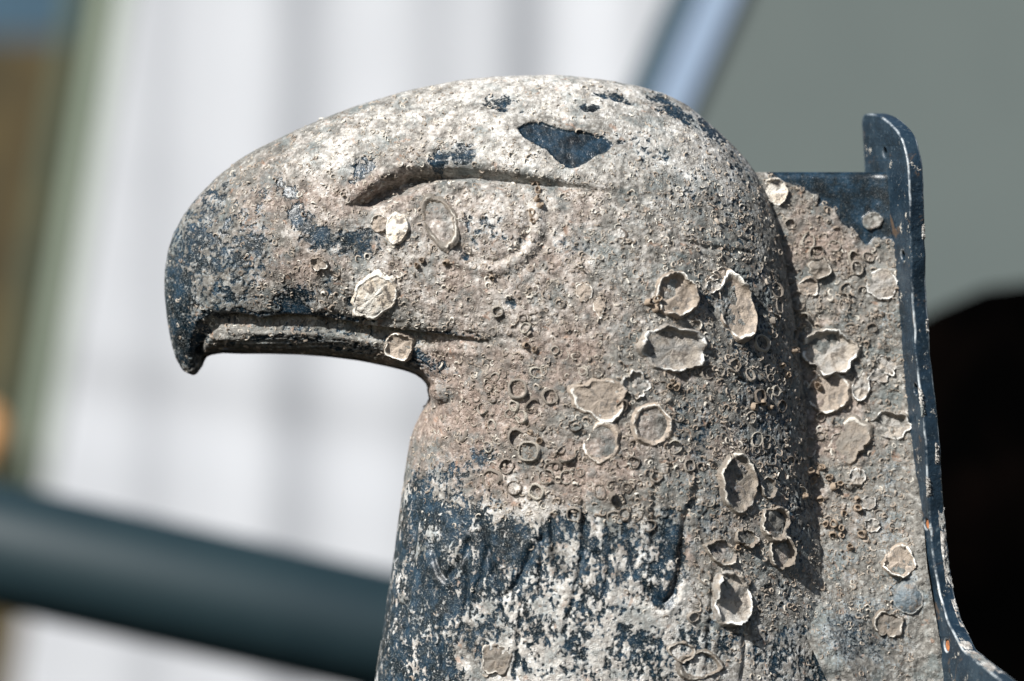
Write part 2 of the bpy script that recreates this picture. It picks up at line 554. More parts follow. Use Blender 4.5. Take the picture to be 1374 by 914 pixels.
# ------------------------------------------------------------------ marks of the casting and of the sea
MOUTH = [(269,478),(266,458),(273,438),(290,427),(315,426),(338,429),(347,434),(356,431),(385,427),(420,429),(455,434),(490,440),(530,446),(570,451),(610,455),(645,459),(672,461)]
LOWER = [(271,478),(268,458),(275,440),(290,429),(315,428),(338,431),(347,437),(356,433),(385,429),(420,431),(455,436),(490,442),(530,448),(570,453),(610,457),(650,461),(690,464),(670,490),(600,520),(540,520),(300,520),(274,500),(268,484)]
BROW = [(468,272),(492,262),(515,244),(545,232),(585,227),(625,227),(665,231),(705,237),(745,243),(785,249),(825,257),(862,267)]
EYE = (656.0, 298.0)
GROOVES = [  # feathers and cracks: points, half width, depth
 ([(579,726),(585,750),(592,768),(598,776),(606,768),(617,752),(630,726)], 4, 5),
 ([(646,690),(650,712),(655,735),(664,770),(674,800),(684,796),(694,782),(707,752),(716,735),(729,723)], 4, 5.5),
 ([(729,700),(727,740),(723,800)], 3, 4), ([(740,690),(742,730),(745,757),(755,778)], 4, 5),
 ([(783,679),(784,735)], 3.5, 5), ([(846,735),(853,758),(858,772)], 4, 4),
 ([(936,655),(930,675),(922,690),(917,730),(914,763),(903,795),(890,811),(877,802),(864,785)], 4.5, 6),
 ([(672,815),(685,843)], 3, 4), ([(591,832),(593,870),(594,902)], 3, 4), ([(1000,826),(998,914),(997,1000)], 3.5, 4),
 ([(898,318),(925,326),(955,333),(985,337),(1015,341)], 2.5, 3.5), ([(628,726),(628,800),(618,850)], 3, 4),
 ([(560,690),(553,760),(545,830)], 3, 3), ([(655,735),(640,790),(632,830)], 3, 3),
 ([(882,610),(878,680),(872,740)], 4, 3), ([(783,735),(770,800),(757,850)], 3, 3), ([(820,740),(812,800)],3,3),
 ([(960,760),(952,830),(948,914)], 3, 3), ([(700,830),(690,914)], 3, 3)]
def E(cx, cy, rx, ry, rot, w): return ('e', cx, cy, rx, ry, rot, w)
CHIP = [(695,174),(703,167),(727,165),(739,170),(757,176),(786,179),(810,185),(822,195),(813,205),(798,211),(786,220),(772,226),(757,224),(745,214),(733,202),(715,193),(701,184)]
BARE = [E(590,215,12,10,0,1.3),E(621,209,22,12,0,.85),E(488,228,19,11,-40,.85),E(668,138,24,9,-15,.7),E(673,146,10,7,0,.8),E(790,146,15,5,10,1.1),
 E(825,131,26,6,14,.75),E(905,150,38,9,33,.85),E(955,178,30,9,45,.8),E(990,225,40,9,55,.55),E(375,247,8,14,0,.6),E(388,258,7,20,-20,.7),E(405,293,15,24,-35,.95),E(432,320,26,15,15,.95),
 E(478,326,30,18,-5,.85),E(497,312,18,10,0,.7),E(300,320,60,45,0,.55),E(262,335,42,75,12,.68),E(238,400,22,85,0,.9),E(320,352,45,40,0,.62),
 E(395,405,26,22,-20,.95),E(340,330,30,24,0,.66),E(300,395,45,26,0,.62),E(250,450,22,50,-10,.95),E(420,424,80,6,3,.85),E(590,448,70,5,4,.6),E(310,422,40,8,0,.85),E(420,443,60,6,3,.6),E(520,456,40,5,6,.5),
 E(400,458,60,10,2,.62),E(350,458,22,9,0,.7),E(480,470,80,10,5,.55),E(310,470,16,6,0,.6),E(560,485,40,16,20,.75),E(445,385,14,12,0,.5),E(340,268,40,16,-32,.45),E(290,270,36,18,-42,.62),
 E(630,298,6,14,20,.6),E(652,297,6,8,0,.6),E(640,322,14,6,0,.5),E(660,315,30,22,0,.42),E(625,345,9,6,0,.7),E(700,325,9,16,30,.4),E(688,406,6,6,0,.9),E(470,402,6,8,0,.8),
 E(770,330,36,20,0,.34),E(860,200,50,18,12,.42),E(930,260,50,40,0,.36),E(870,215,26,12,0,.45),E(720,150,30,8,0,.3),E(1000,300,26,70,-8,.45),
 E(600,640,52,22,-15,.6),E(650,612,18,14,0,.78),E(565,690,26,60,5,.85),E(620,705,44,52,0,.82),E(585,790,60,70,0,.82),E(650,770,50,50,0,.74),E(690,735,36,42,0,.78),
 E(560,880,70,60,0,.78),E(650,860,50,40,0,.55),E(522,800,18,150,8,.8),E(700,790,40,30,0,.6),E(765,705,30,26,0,.74),E(800,730,40,22,0,.55),E(850,720,36,22,0,.62),
 E(895,720,22,44,0,.8),E(880,770,36,24,0,.7),E(735,770,24,30,0,.55),E(840,840,12,9,0,1.0),E(845,870,50,34,0,.6),E(800,810,60,40,0,.50),E(730,830,60,50,0,.52),E(780,880,90,40,0,.46),E(830,760,70,40,0,.52),E(890,800,14,14,0,.9),
 E(955,410,36,40,0,.46),E(1010,420,40,90,0,.5),E(1030,560,50,110,0,.5),E(940,590,14,40,10,.6),E(925,570,26,40,0,.44),E(960,680,60,60,0,.42),E(900,890,40,30,0,.48),
 E(1050,880,60,60,0,.52),E(1130,900,70,50,0,.6),E(950,860,50,40,0,.5),E(1040,800,36,24,-20,.45),E(1070,690,30,60,0,.5)]
WHITE = [E(620,340,240,130,0,.45),E(430,300,90,80,0,.38),E(720,125,200,40,2,.78),E(560,155,130,42,-18,.6),E(900,190,110,70,35,.7),E(640,180,130,60,0,.7),E(470,205,90,45,-25,.7),E(720,215,120,40,6,.7),E(690,300,170,90,0,.55),E(540,340,130,80,0,.5),E(800,320,150,90,0,.48),E(700,420,130,50,0,.45),E(400,290,80,60,0,.4),E(870,390,90,70,0,.35),E(770,830,90,80,0,.85),E(820,890,90,50,0,.95),E(690,880,60,50,0,.6),
 E(720,740,40,60,0,.6),E(850,780,36,40,0,.55),E(740,690,26,24,0,.5),E(980,780,40,60,0,.3),E(580,720,20,40,0,.3),E(870,590,50,40,0,.3),E(1070,820,50,40,0,.42),E(500,360,50,40,0,.35),E(420,225,40,20,-25,.3)]
BROWN = [E(640,330,170,90,0,.8),E(480,270,110,70,0,.7),E(420,360,70,60,0,.7),E(560,190,90,30,-15,.45),E(640,540,110,90,0,.9),E(740,440,160,80,0,.65),E(760,630,150,60,0,.7),E(600,570,60,60,0,.8),E(360,290,60,70,0,.6),E(820,330,110,70,0,.45),
 E(860,480,100,80,0,.35),E(980,640,80,120,0,.3),E(720,760,50,60,0,.4),E(380,440,60,20,0,.4),E(940,330,60,40,0,.2)]
def field(lst, u, v, p=1.4):
    r = np.zeros(u.shape)
    for (_, cx, cy, rx, ry, rot, w) in lst:
        a = math.radians(rot)
        R = max(rx, ry) * 2.2
        m = (np.abs(u - cx) < R) & (np.abs(v - cy) < R)
        if not m.any(): continue
        du, dv = u[m] - cx, v[m] - cy
        x = (du * math.cos(a) + dv * math.sin(a)) / rx; y = (-du * math.sin(a) + dv * math.cos(a)) / ry
        r[m] = np.maximum(r[m], w * np.exp(-((x * x + y * y) ** p) * 0.6))
    return r

u, v = PX(fc)
q = fc / S                                   # in photo pixels
warp = np.stack([perlin(q / 26 + 5), perlin(q / 26 + 15)], 1) * 5 + np.stack([perlin(q / 9 + 25), perlin(q / 9 + 35)], 1) * 2.5
uw, vw = u + warp[:, 0], v + warp[:, 1]
bare = field(BARE, uw, vw)
chip = sst(-1.2, 1.2, signed(u + warp[:, 0] * .18 + 1.1 * perlin(q / 4.5 + 91), v + warp[:, 1] * .18 + 1.1 * perlin(q / 4.5 + 95), CHIP))
white = field(WHITE, uw, vw, 1.0)
brown = field(BROWN, uw, vw, 1.0)
n30, n12, n6, n3 = perlin(q / 34), perlin(q / 13 + 7), perlin(q / 6.5 + 3), perlin(q / 3.6 + 11)
c1, cr1 = cells(q / 7.5)
# low on the neck the lime has flaked off in upright streaks
flk = sst(-25, 45, v - 628 - 0.16 * (u - 560) + 34 * perlin(q / 45 + 81) + 16 * perlin(q / 15 + 83)) * (1 - sst(905, 965, u)) + 0.6 * sst(820, 880, v) * sst(905, 965, u)
qs = q * np.array([1 / 8.0, 1 / 8.0, 1 / 18.0]); qt = q * np.array([1 / 3.7, 1 / 3.7, 1 / 7.0])
streak = 0.42 * perlin(qs + 3) + 0.42 * perlin(qt + 8) + 0.30 * perlin(q / 5.0 + 60) + 0.22 * n3 + 0.30 * perlin(q / 22.0 + 70) + 0.3 * perlin(q / 48.0 + 72)
field0 = bare.copy()
for pts, w, dep in GROOVES:
    P0 = np.array(pts, float)
    m = (u > P0[:, 0].min() - 20) & (u < P0[:, 0].max() + 20) & (v > P0[:, 1].min() - 20) & (v < P0[:, 1].max() + 20)
    d, run = poly_dist(u[m], v[m], pts)
    bare[m] += np.exp(-(d / (w * 1.3)) ** 2) * .28 * flk[m]
soft = sst(0.02, 0.25, field0)
bare = bare + soft * (1 - flk) * (0.30 * n12 + 0.42 * n6 + 0.28 * n3) + flk * soft * (streak * 0.95 + 0.05)
white = np.maximum(white, flk * (0.62 + 0.5 * perlin(q / 40 + 77) + 0.35 * sst(720, 800, v) * sst(640, 700, u)))
brown = np.maximum(brown, flk * 0.75 * sst(0.0, .4, perlin(q / 24 + 47)))
crust = np.clip(1 - sst(0.46, 0.64, bare), 0, 1) * (1 - chip)
disp = np.zeros(len(fc))
thin = np.clip(soft * 0.75 + flk * 0.25, 0, 1)              # the crust is a mere film where it flakes
thk = (1 - 0.72 * thin)
disp += crust * thk * (3.2 + 1.3 * n30 + 1.5 * n12 + 1.0 * n6 + 0.6 * n3 + 1.3 * np.clip(0.55 - c1, 0, 1) * (cr1 > 0.4)) + (1 - crust) * (0.5 * n12 + 0.4 * n6)
disp += 2.0 * perlin(q / 90 + 40)
disp -= chip * 1.2
# mouth: upper beak laps over the lower one, dark slot between
d, run = poly_dist(u, v, MOUTH)
low = signed(u, v, LOWER)
fade = 1 - sst(560, 690, u)
disp -= sst(-3, 3, low) * (7 * fade + 2 * sst(700, 620, u))
wid = 3.6 + 2.0 * sst(330, 270, u)
disp -= np.exp(-(d / wid) ** 2) * (17 - 8 * run) * (1 - sst(.93, 1.0, run))
dd, _ = poly_dist(u, v, [(270,470),(269,456),(279,440),(300,433),(330,433)])
disp -= np.exp(-(dd / 4.5) ** 2) * 4.5
lip, _ = poly_dist(u, v - 13, [(300,430),(350,434),(420,434),(490,444),(570,455),(660,464)])
disp += np.exp(-(lip / 5) ** 2) * 3.0 * fade
def hollow_rough(u, v, q):
    return np.exp(-(((u - 560) / 90) ** 2 + ((v - 252) / 18) ** 2)) * (1.4 * perlin(q / 9 + 31) + perlin(q / 4.5 + 37))
# brow overhang, hollow under it
d, run = poly_dist(u, v, BROW)
bx = np.array([b[0] for b in BROW], float); by = np.array([b[1] for b in BROW], float)
below = v - np.interp(u, bx, by)
inb = sst(455, 490, u) * (1 - sst(660, 850, u))
disp += np.exp(-((below + 8) / 8.0) ** 2) * 4.5 * inb
disp += hollow_rough(u, v, q) * 2.4
rec = sst(-2, 4, below) * np.exp(-np.clip(below - 4, 0, None) / 18.0)
disp -= rec * (11 * inb + 7 * sst(480, 500, u) * sst(640, 560, u))
disp -= np.exp(-((below - 4) / (3.0 + 5.0 * sst(760, 600, u))) ** 2) * (3 + 9 * sst(800, 640, u)) * sst(480, 520, u) * (1 - sst(780, 850, u))
hol = np.exp(-(((u - 528) / 36) ** 2 + ((v - 256 + (u - 528) * 0.35) / 10) ** 2) ** 1.2)
disp -= hol * 15
hol2 = np.exp(-(((u - 488) / 20) ** 2 + ((v - 268) / 9) ** 2) ** 1.2)
disp -= hol2 * 6
# eye: flat-domed disc inside a round lid
r = np.hypot(u - EYE[0], (v - EYE[1]) * 1.02)
ang = np.arctan2(v - EYE[1], u - EYE[0])
arc = 0.35 + 0.65 * sst(-0.9, -0.2, ang) * (1 - sst(2.6, 3.0, ang))
disp += np.exp(-((r - 66) / 6.5) ** 2) * 3.3 * arc
disp -= np.exp(-((r - 54) / 4.5) ** 2) * 3.4 * (0.3 + 0.7 * arc)
disp -= np.exp(-((r - 79) / 5.5) ** 2) * 2.6 * arc
disp += np.clip(1 - (r / 56) ** 2, 0, 1) * 2.5
for pts, w, dep in GROOVES:
    P0 = np.array(pts, float)
    m = (u > P0[:, 0].min() - 30) & (u < P0[:, 0].max() + 30) & (v > P0[:, 1].min() - 30) & (v < P0[:, 1].max() + 30)
    d, run = poly_dist(uw[m] * .6 + u[m] * .4, vw[m] * .6 + v[m] * .4, pts)
    disp[m] -= np.exp(-(d / w) ** 2) * dep * 0.8 * (1 - 0.6 * np.abs(2 * run - 1) ** 4)
    disp[m] += np.exp(-((d - 2.6 * w) / (1.6 * w)) ** 2) * dep * 0.25
# knobbly lumps on the shaded side of the neck
lump, lr = cells(q / 26 + 9)
disp += np.clip(0.5 - lump, 0, 1) * 7 * (lr > .55) * sst(780, 980, u) * sst(330, 420, v) * (1 - sst(780, 860, v)) * crust
edge_on = np.clip(-fn[:, 1] * 2.5, 0.35, 1)
disp *= edge_on
fc2 = fc + fn * (disp * S)[:, None]
bare = np.maximum(bare, chip * 1.6)
print('displaced', round(time.time() - T0, 1))

# the far half, plainer
bc, bf = remeshed(8 * S)
kb = bc[bf].mean(1)[:, 1] > 0.0025
bc, bf, _ = compact(bc, bf, kb)
bn = vnormals(bc, bf)
if (bn[:, 1] > 0).mean() < 0.5: bf = bf[:, ::-1]
bu, bv = PX(bc)
bbare, bwhite, bbrown = field(BARE, bu, bv), field(WHITE, bu, bv, 1.0), field(BROWN, bu, bv, 1.0)
# join
nF = len(fc2)
AC = np.concatenate([fc2, bc]); AF = np.concatenate([ff, bf + nF])
AB, AW, AR = np.concatenate([bare, bbare]), np.concatenate([white, bwhite]), np.concatenate([brown, bbrown])
cu, cv = PX(AC[AF].mean(1))
reg = np.zeros(len(AF), int)                                            # 0 head
reg[cv > np.interp(cu, [540, 600, 690, 800, 900, 1070], [520, 512, 478, 500, 470, 330])] = 4      # neck
reg[(cu < 455 - (cv - 160) * 0.03) & (cv < 520)] = 1                                            # upper beak
reg[inside(cu, cv, LOWER) & (cu < 690)] = 2
reg[(np.hypot(cu - EYE[0], cv - EYE[1]) < 54) & (cv > np.interp(cu, bx, by) + 6) & (AC[AF].mean(1)[:, 1] < 0)] = 3
BASE = P(760, 1110, 0)
eagle = empty('eagle_figure', BASE)
tag(eagle, 'barnacle-crusted blue-black bronze eagle head and neck facing left', 'sculpture')
PARTS = ['head', 'upper_beak', 'lower_beak', 'eye', 'neck']
for k, nm in enumerate(PARTS):
    pc, pf, (pb, pw, pr) = compact(AC, AF, reg == k, (AB, AW, AR))
    o = mesh_obj(nm, pc, pf, M_crust, eagle)
    attr(o.data, 'bare', pb); attr(o.data, 'white', pw); attr(o.data, 'brown', pr)
print('parts', round(time.time() - T0, 1))

# ------------------------------------------------------------------ back plate of the neck
JOIN = [(150,1186),(240,1191),(330,1206),(420,1209),(550,1221),(650,1231),(760,1240),(858,1257),(909,1266),(1010,1290)]
def web_y(u, v):
    y = -(24 + 60 * sst(480, 930, v))
    edge = np.interp(v, [232, 340, 450, 600, 740, 790, 850, 914, 1010], [1015, 1051, 1069, 1086, 1109, 1127, 1152, 1184, 1235])
    y = y - sst(720, 900, v) * 34 * np.exp(-np.clip(u - edge + 35, 0, None) / 38.0)
    y = y - 7 * np.exp(-((u - np.interp(v, [j[0] for j in JOIN], [j[1] for j in JOIN])) / 14.0) ** 2)    # fillet to the flange
    return y
WEBBARE = [(1020,225),(1190,225),(1215,225),(1212,321),(1196,323),(1181,318),(1168,320),(1160,327),(1152,318),(1140,306),(1126,291),(1121,277),(1108,272),(1094,276),(1098,262),(1080,252),(1058,247),(1040,240)]
rows = []
du = 1.75
topz, rr = 240.0, 9.0
nv = int((1000 - topz) / du)
ucoord = np.linspace(0, 1, 190)
vs = [topz + k * du for k in range(nv + 1)]
grid = []
for th in np.linspace(180, 0, 14)[:-1]:
    grid.append((topz - rr * math.sin(math.radians(th)), rr - rr * math.cos(math.radians(th))))
for vv in vs: grid.append((vv, 0.0))
gu, gv, gyd, gp = [], [], [], []
for (vv, yo) in grid:
    vq = max(vv, topz)
    u0 = np.interp(vq, [232, 340, 450, 600, 740, 850, 1000], [960, 1000, 1010, 1020, 1040, 1080, 1150])
    u1 = np.interp(vq, [j[0] for j in JOIN], [j[1] for j in JOIN]) + 4
    uu = u0 + (u1 - u0) * ucoord
    gu.append(uu); gv.append(np.full_like(uu, vv)); gyd.append(web_y(uu, np.full_like(uu, vq)) + yo)
gu, gv, gyd = map(np.array, (gu, gv, gyd))
fu, fv, fy = gu.ravel(), gv.ravel(), gyd.ravel()
q3 = np.stack([fu, fy * 0.7, fv], 1)
w1, w2 = perlin(q3 / 20 + 3) * 6 + perlin(q3 / 7) * 3, perlin(q3 / 20 + 33) * 5 + perlin(q3 / 7 + 50) * 3
wb = np.clip(sst(-2.5, 2.5, signed(fu + w1, fv + w2, WEBBARE)), 0, 1)
spot = np.hypot((fu + w1 * .5 - 1170) / 15, (fv + w2 * .5 - 297) / 13)
wb = wb * sst(0.85, 1.05, spot)
wb = np.maximum(wb, 0.9 * sst(1196, 1206, fu - np.interp(fv, [232, 420, 909], [0, 4, 60])) * (fv < 330))
WB = [E(1040,380,24,60,0,.5),E(1190,440,20,60,0,.4),E(1180,700,50,60,0,.42),E(1160,850,70,60,0,.56),E(1215,800,40,40,0,.5),E(1130,760,40,40,0,.4),E(1200,640,30,30,0,.45),E(1100,250,50,10,0,.6)]
wbare = np.maximum(field(WB, fu + w1, fv + w2), wb * 1.6)
WW = [E(1185,380,34,30,0,.55),E(1175,500,40,60,0,.45),E(1200,570,40,24,0,.5),E(1130,600,50,40,0,.3),E(1150,660,50,40,0,.35),E(1225,680,14,80,0,.5),E(1100,300,50,24,0,.3),E(1190,330,24,14,0,.4),E(1235,860,30,50,0,.5)]
WR = [E(1100,330,50,50,0,.6),E(1130,420,40,50,0,.35),E(1130,560,50,60,0,.5),E(1120,700,50,60,0,.35),E(1180,610,40,30,0,.4)]
wwhite = 0.7 * field(WW, fu + w1, fv + w2, 1.0) - 0.12; wbrown = field(WR, fu + w1, fv + w2, 1.0)
cr = np.clip(1 - wb, 0, 1) * np.clip(1 - sst(.5, .75, wbare + 0.3 * perlin(q3 / 13)), .25, 1)
lw, lwr = cells(q3 / 24 + 4)
cw, cwr = cells(q3 / 8 + 4)
dy = cr * (3.5 + 2.0 * perlin(q3 / 34) + 1.8 * perlin(q3 / 13 + 7) + 1.2 * perlin(q3 / 6.5 + 3) + 0.9 * perlin(q3 / 3.6 + 1) + np.clip(.5 - lw, 0, 1) * 10 * (lwr > .5) * .8 + np.clip(.5 - cw, 0, 1) * 3 * (cwr > .5))
dy *= 1 - 0.85 * (fv < topz)
fy2 = fy - dy
wv = np.array([P(a, b, c) for a, b, c in zip(fu, fv, fy2)])
ny, nx = gu.shape
idx = np.arange(ny * nx).reshape(ny, nx)
wf = np.stack([idx[:-1, :-1].ravel(), idx[1:, :-1].ravel(), idx[1:, 1:].ravel(), idx[:-1, 1:].ravel()], 1)
# back face of the plate
back = np.array([P(a, b, web_y(np.array([a]), np.array([b]))[0] + 2 * rr) for a, b in zip(gu[::12, ::12].ravel(), np.clip(gv[::12, ::12], topz, None).ravel())])
by_, bx_ = gu[::12, ::12].shape
bi = np.arange(by_ * bx_).reshape(by_, bx_) + len(wv)
wf2 = np.stack([bi[:-1, :-1].ravel(), bi[:-1, 1:].ravel(), bi[1:, 1:].ravel(), bi[1:, :-1].ravel()], 1)
o = mesh_obj('back_plate', np.concatenate([wv, back]), np.concatenate([wf, wf2]), M_crust, eagle)
z0 = np.zeros(len(back))
attr(o.data, 'bare', np.concatenate([wbare, z0 + .5])); attr(o.data, 'white', np.concatenate([wwhite, z0])); attr(o.data, 'brown', np.concatenate([wbrown, z0]))
plate = o

# ------------------------------------------------------------------ bolted flange
FT = math.tan(math.radians(21.8))
def plane_x(vv, yy): return 1180 + 0.075 * (vv - 240) - FT * yy
FOUT = [(46,160),(42,154),(20,152),(0,153),(-25,157),(-47,164),(-70,174),(-87,188),(-97,210),(-100,232),(-96,280),(-86,340),(-79,400),(-77,470),(-80,505),(-87,560),
 (-88,600),(-85,650),(-84,700),(-88,763),(-98,800),(-114,832),(-160,872),(-285,914),(-420,955),(-420,1010),(60,1010),(60,600),(52,300)]
HOLES = [(-24,205,6.5),(-58,343,6.5),(-68,522,7),(-72,703,7),(-108,866,8)]
def dense(pts, closed=True, step=5.0):
    out = []
    n = len(pts)
    for k in range(n if closed else n - 1):
        a, b = np.array(pts[k], float), np.array(pts[(k + 1) % n], float)
        m = max(1, int(np.hypot(*(b - a)) / step))
        for j in range(m): out.append(a + (b - a) * j / m)
    return np.array(out)
out = dense(FOUT)
for it in range(3): out = 0.5 * out + 0.25 * (np.roll(out, 1, 0) + np.roll(out, -1, 0))
out3 = np.stack([out[:, 0] / 14, out[:, 1] / 14, np.zeros(len(out))], 1)
out[:, 0] += perlin(out3 * .5) * 1.4 + perlin(out3) * .4
cu_ = bpy.data.curves.new('flange_outline', 'CURVE')
cu_.dimensions = '2D'; cu_.fill_mode = 'BOTH'
loops = [out] + [np.array([(hy + r0 * math.cos(t), hv_ + r0 * math.sin(t)) for t in np.linspace(0, 2 * math.pi, 20)[:-1]]) for hy, hv_, r0 in HOLES]
for lp in loops:
    sp = cu_.splines.new('POLY'); sp.points.add(len(lp) - 1); sp.use_cyclic_u = True
    for p, (a, b) in zip(sp.points, lp): p.co = (a, b, 0, 1)
cu_.extrude = 8.0; cu_.bevel_depth = 3.0; cu_.bevel_resolution = 2; cu_.offset = -3.0
co_ = bpy.data.objects.new('flange_outline', cu_); COL.objects.link(co_)
dg = bpy.context.evaluated_depsgraph_get(); dg.update()
fm = bpy.data.meshes.new_from_object(co_.evaluated_get(dg))
bpy.data.objects.remove(co_); bpy.data.curves.remove(cu_)
na = np.array([math.cos(math.radians(21.8)), math.sin(math.radians(21.8))])
wear_glint = []
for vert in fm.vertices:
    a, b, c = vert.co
    wear_glint.append(1.0 if 8.6 < abs(c) < 10.6 else 0.0)  # bevel paler: edge wear together with a highlight put into the colour
    t = c + 10.6                               # 0 .. 21 through the thickness
    wob = 1.6 * perlin(np.array([[b / 60.0, 3.3, 0.5]]))[0] + .7 * perlin(np.array([[b / 17.0, t / 9, 7.5]]))[0]
    vert.co = P(plane_x(b, a) + t * na[0] + wob, b, a + t * na[1])
bm = bmesh.new(); bm.from_mesh(fm); lay = bm.verts.layers.float.new('wear_glint')
for vv_, w_ in zip(bm.verts, wear_glint): vv_[lay] = w_
bmesh.ops.remove_doubles(bm, verts=bm.verts, dist=1e-6); bmesh.ops.recalc_face_normals(bm, faces=bm.faces); bm.to_mesh(fm); bm.free()
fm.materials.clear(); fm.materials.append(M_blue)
fl = bpy.data.objects.new('flange', fm); COL.objects.link(fl); fl.parent = eagle; fl.matrix_parent_inverse = eagle.matrix_world.inverted()
for p in fm.polygons: p.use_smooth = False
tag(fl, 'smooth blue-black flange edge with a row of bolt holes')
for hy, hv_, r0 in HOLES[3:]:
    bmb = bmesh.new()
    bmesh.ops.create_cone(bmb, cap_ends=True, segments=14, radius1=r0 * S * .98, radius2=r0 * S * .9, depth=10 * S)
    me = bpy.data.meshes.new('bolt'); bmb.to_mesh(me); bmb.free(); me.materials.append(M_rust)
    b = bpy.data.objects.new('bolt', me); COL.objects.link(b)
    b.parent = fl
    b.matrix_parent_inverse = Matrix()
    bpy.context.view_layer.update()
    loc = Vector(P(plane_x(hv_, hy) + 8 * na[0], hv_, hy + 8 * na[1]))
    b.matrix_world = Matrix.Translation(loc) @ Vector((na[0], na[1], 0)).to_track_quat('Z', 'Y').to_matrix().to_4x4()
# crust patches that cling to the flange's outer edge
def flange_crust(v0, v1, y_off, wdt):
    n = 40
    vs_, fs_ = [], []
    rows_ = 9
    for i in range(n + 1):
        vv = v0 + (v1 - v0) * i / n
        yy = np.interp(vv, [p[1] for p in FOUT[4:24]], [p[0] for p in FOUT[4:24]])
        for j in range(rows_):
            s_ = j / (rows_ - 1)
            t = 21 * (y_off + wdt * (s_ - .5)) 
            endf = min(1, 5 * min(i / n, 1 - i / n), 4 * min(s_, 1 - s_) )
            nz = perlin(np.array([[i * .5 + v0, j * .6, 0.3]]))[0]
            hgt = (2.6 + 3.0 * nz) * max(0, endf) - 1.2
            vs_.append(P(plane_x(vv, yy) + t * na[0] + hgt * .37 + nz * 2, vv + nz * 2, yy + t * na[1] - hgt * .93))
    for i in range(n):
        for j in range(rows_ - 1):
            a = i * rows_ + j
            fs_.append((a, a + rows_, a + rows_ + 1, a + 1))
    o = mesh_obj('crust_patch', vs_, fs_, M_crust, eagle)
    for k, val in (('bare', .1), ('white', .55), ('brown', .3)): attr(o.data, k, np.full(len(vs_), val))
flange_crust(680, 790, .8, .5)
flange_crust(590, 625, .75, .35)
flange_crust(855, 905, .45, .9)
flange_crust(425, 450, .9, .25)
flange_crust(300, 322, .9, .2)
flange_crust(520, 560, .06, .3)
flange_crust(640, 668, .06, .3)
flange_crust(800, 850, .85, .4)

# ------------------------------------------------------------------ things that grow on it
fvisible = [tuple(p) for p in fc2.tolist()]
bvh1 = BVHTree.FromPolygons(fvisible, ff.tolist())
bvh2 = BVHTree.FromPolygons([tuple(p) for p in wv.tolist()], wf.tolist())
print('bvh', round(time.time() - T0, 1))
CAM = Vector((0, -D, ZC))
def hit(px, py):
    d = (Vector(P(px, py, 0)) - CAM).normalized()
    best = None
    for t in (bvh1, bvh2):
        loc, nrm, i, dist = t.ray_cast(CAM, d)
        if loc is not None and (best is None or dist < best[2]):
            best = (loc, nrm if nrm.dot(d) < 0 else -nrm, dist)
    return best
def seat(px, py, r):
    h0 = hit(px, py)
    if h0 is None: return None
    n = Vector(h0[1]); c = 1
    pts = []
    for k in range(8):
        for f_ in (0.5, 1.0):
            a = 2 * math.pi * k / 8
            h = hit(px + r * f_ * math.cos(a), py + r * f_ * math.sin(a))
            if h and abs(h[2] - h0[2]) < 0.03:
                n = n + h[1]
                pts.append(h[0])
    return h0[0], n.normalized()
def frame(loc, n, rot=0.0):
    z = n
    x = Vector((1, 0, 0)) - z * z.x
    x.normalize()
    y = z.cross(x)
    m = Matrix((x, y, z)).transposed().to_4x4()
    return Matrix.Translation(loc) @ m @ Matrix.Rotation(rot, 4, 'Z')
def put(o, mw, parent=eagle):
    o.parent = parent
    o.matrix_parent_inverse = parent.matrix_world.inverted()
    o.matrix_world = mw

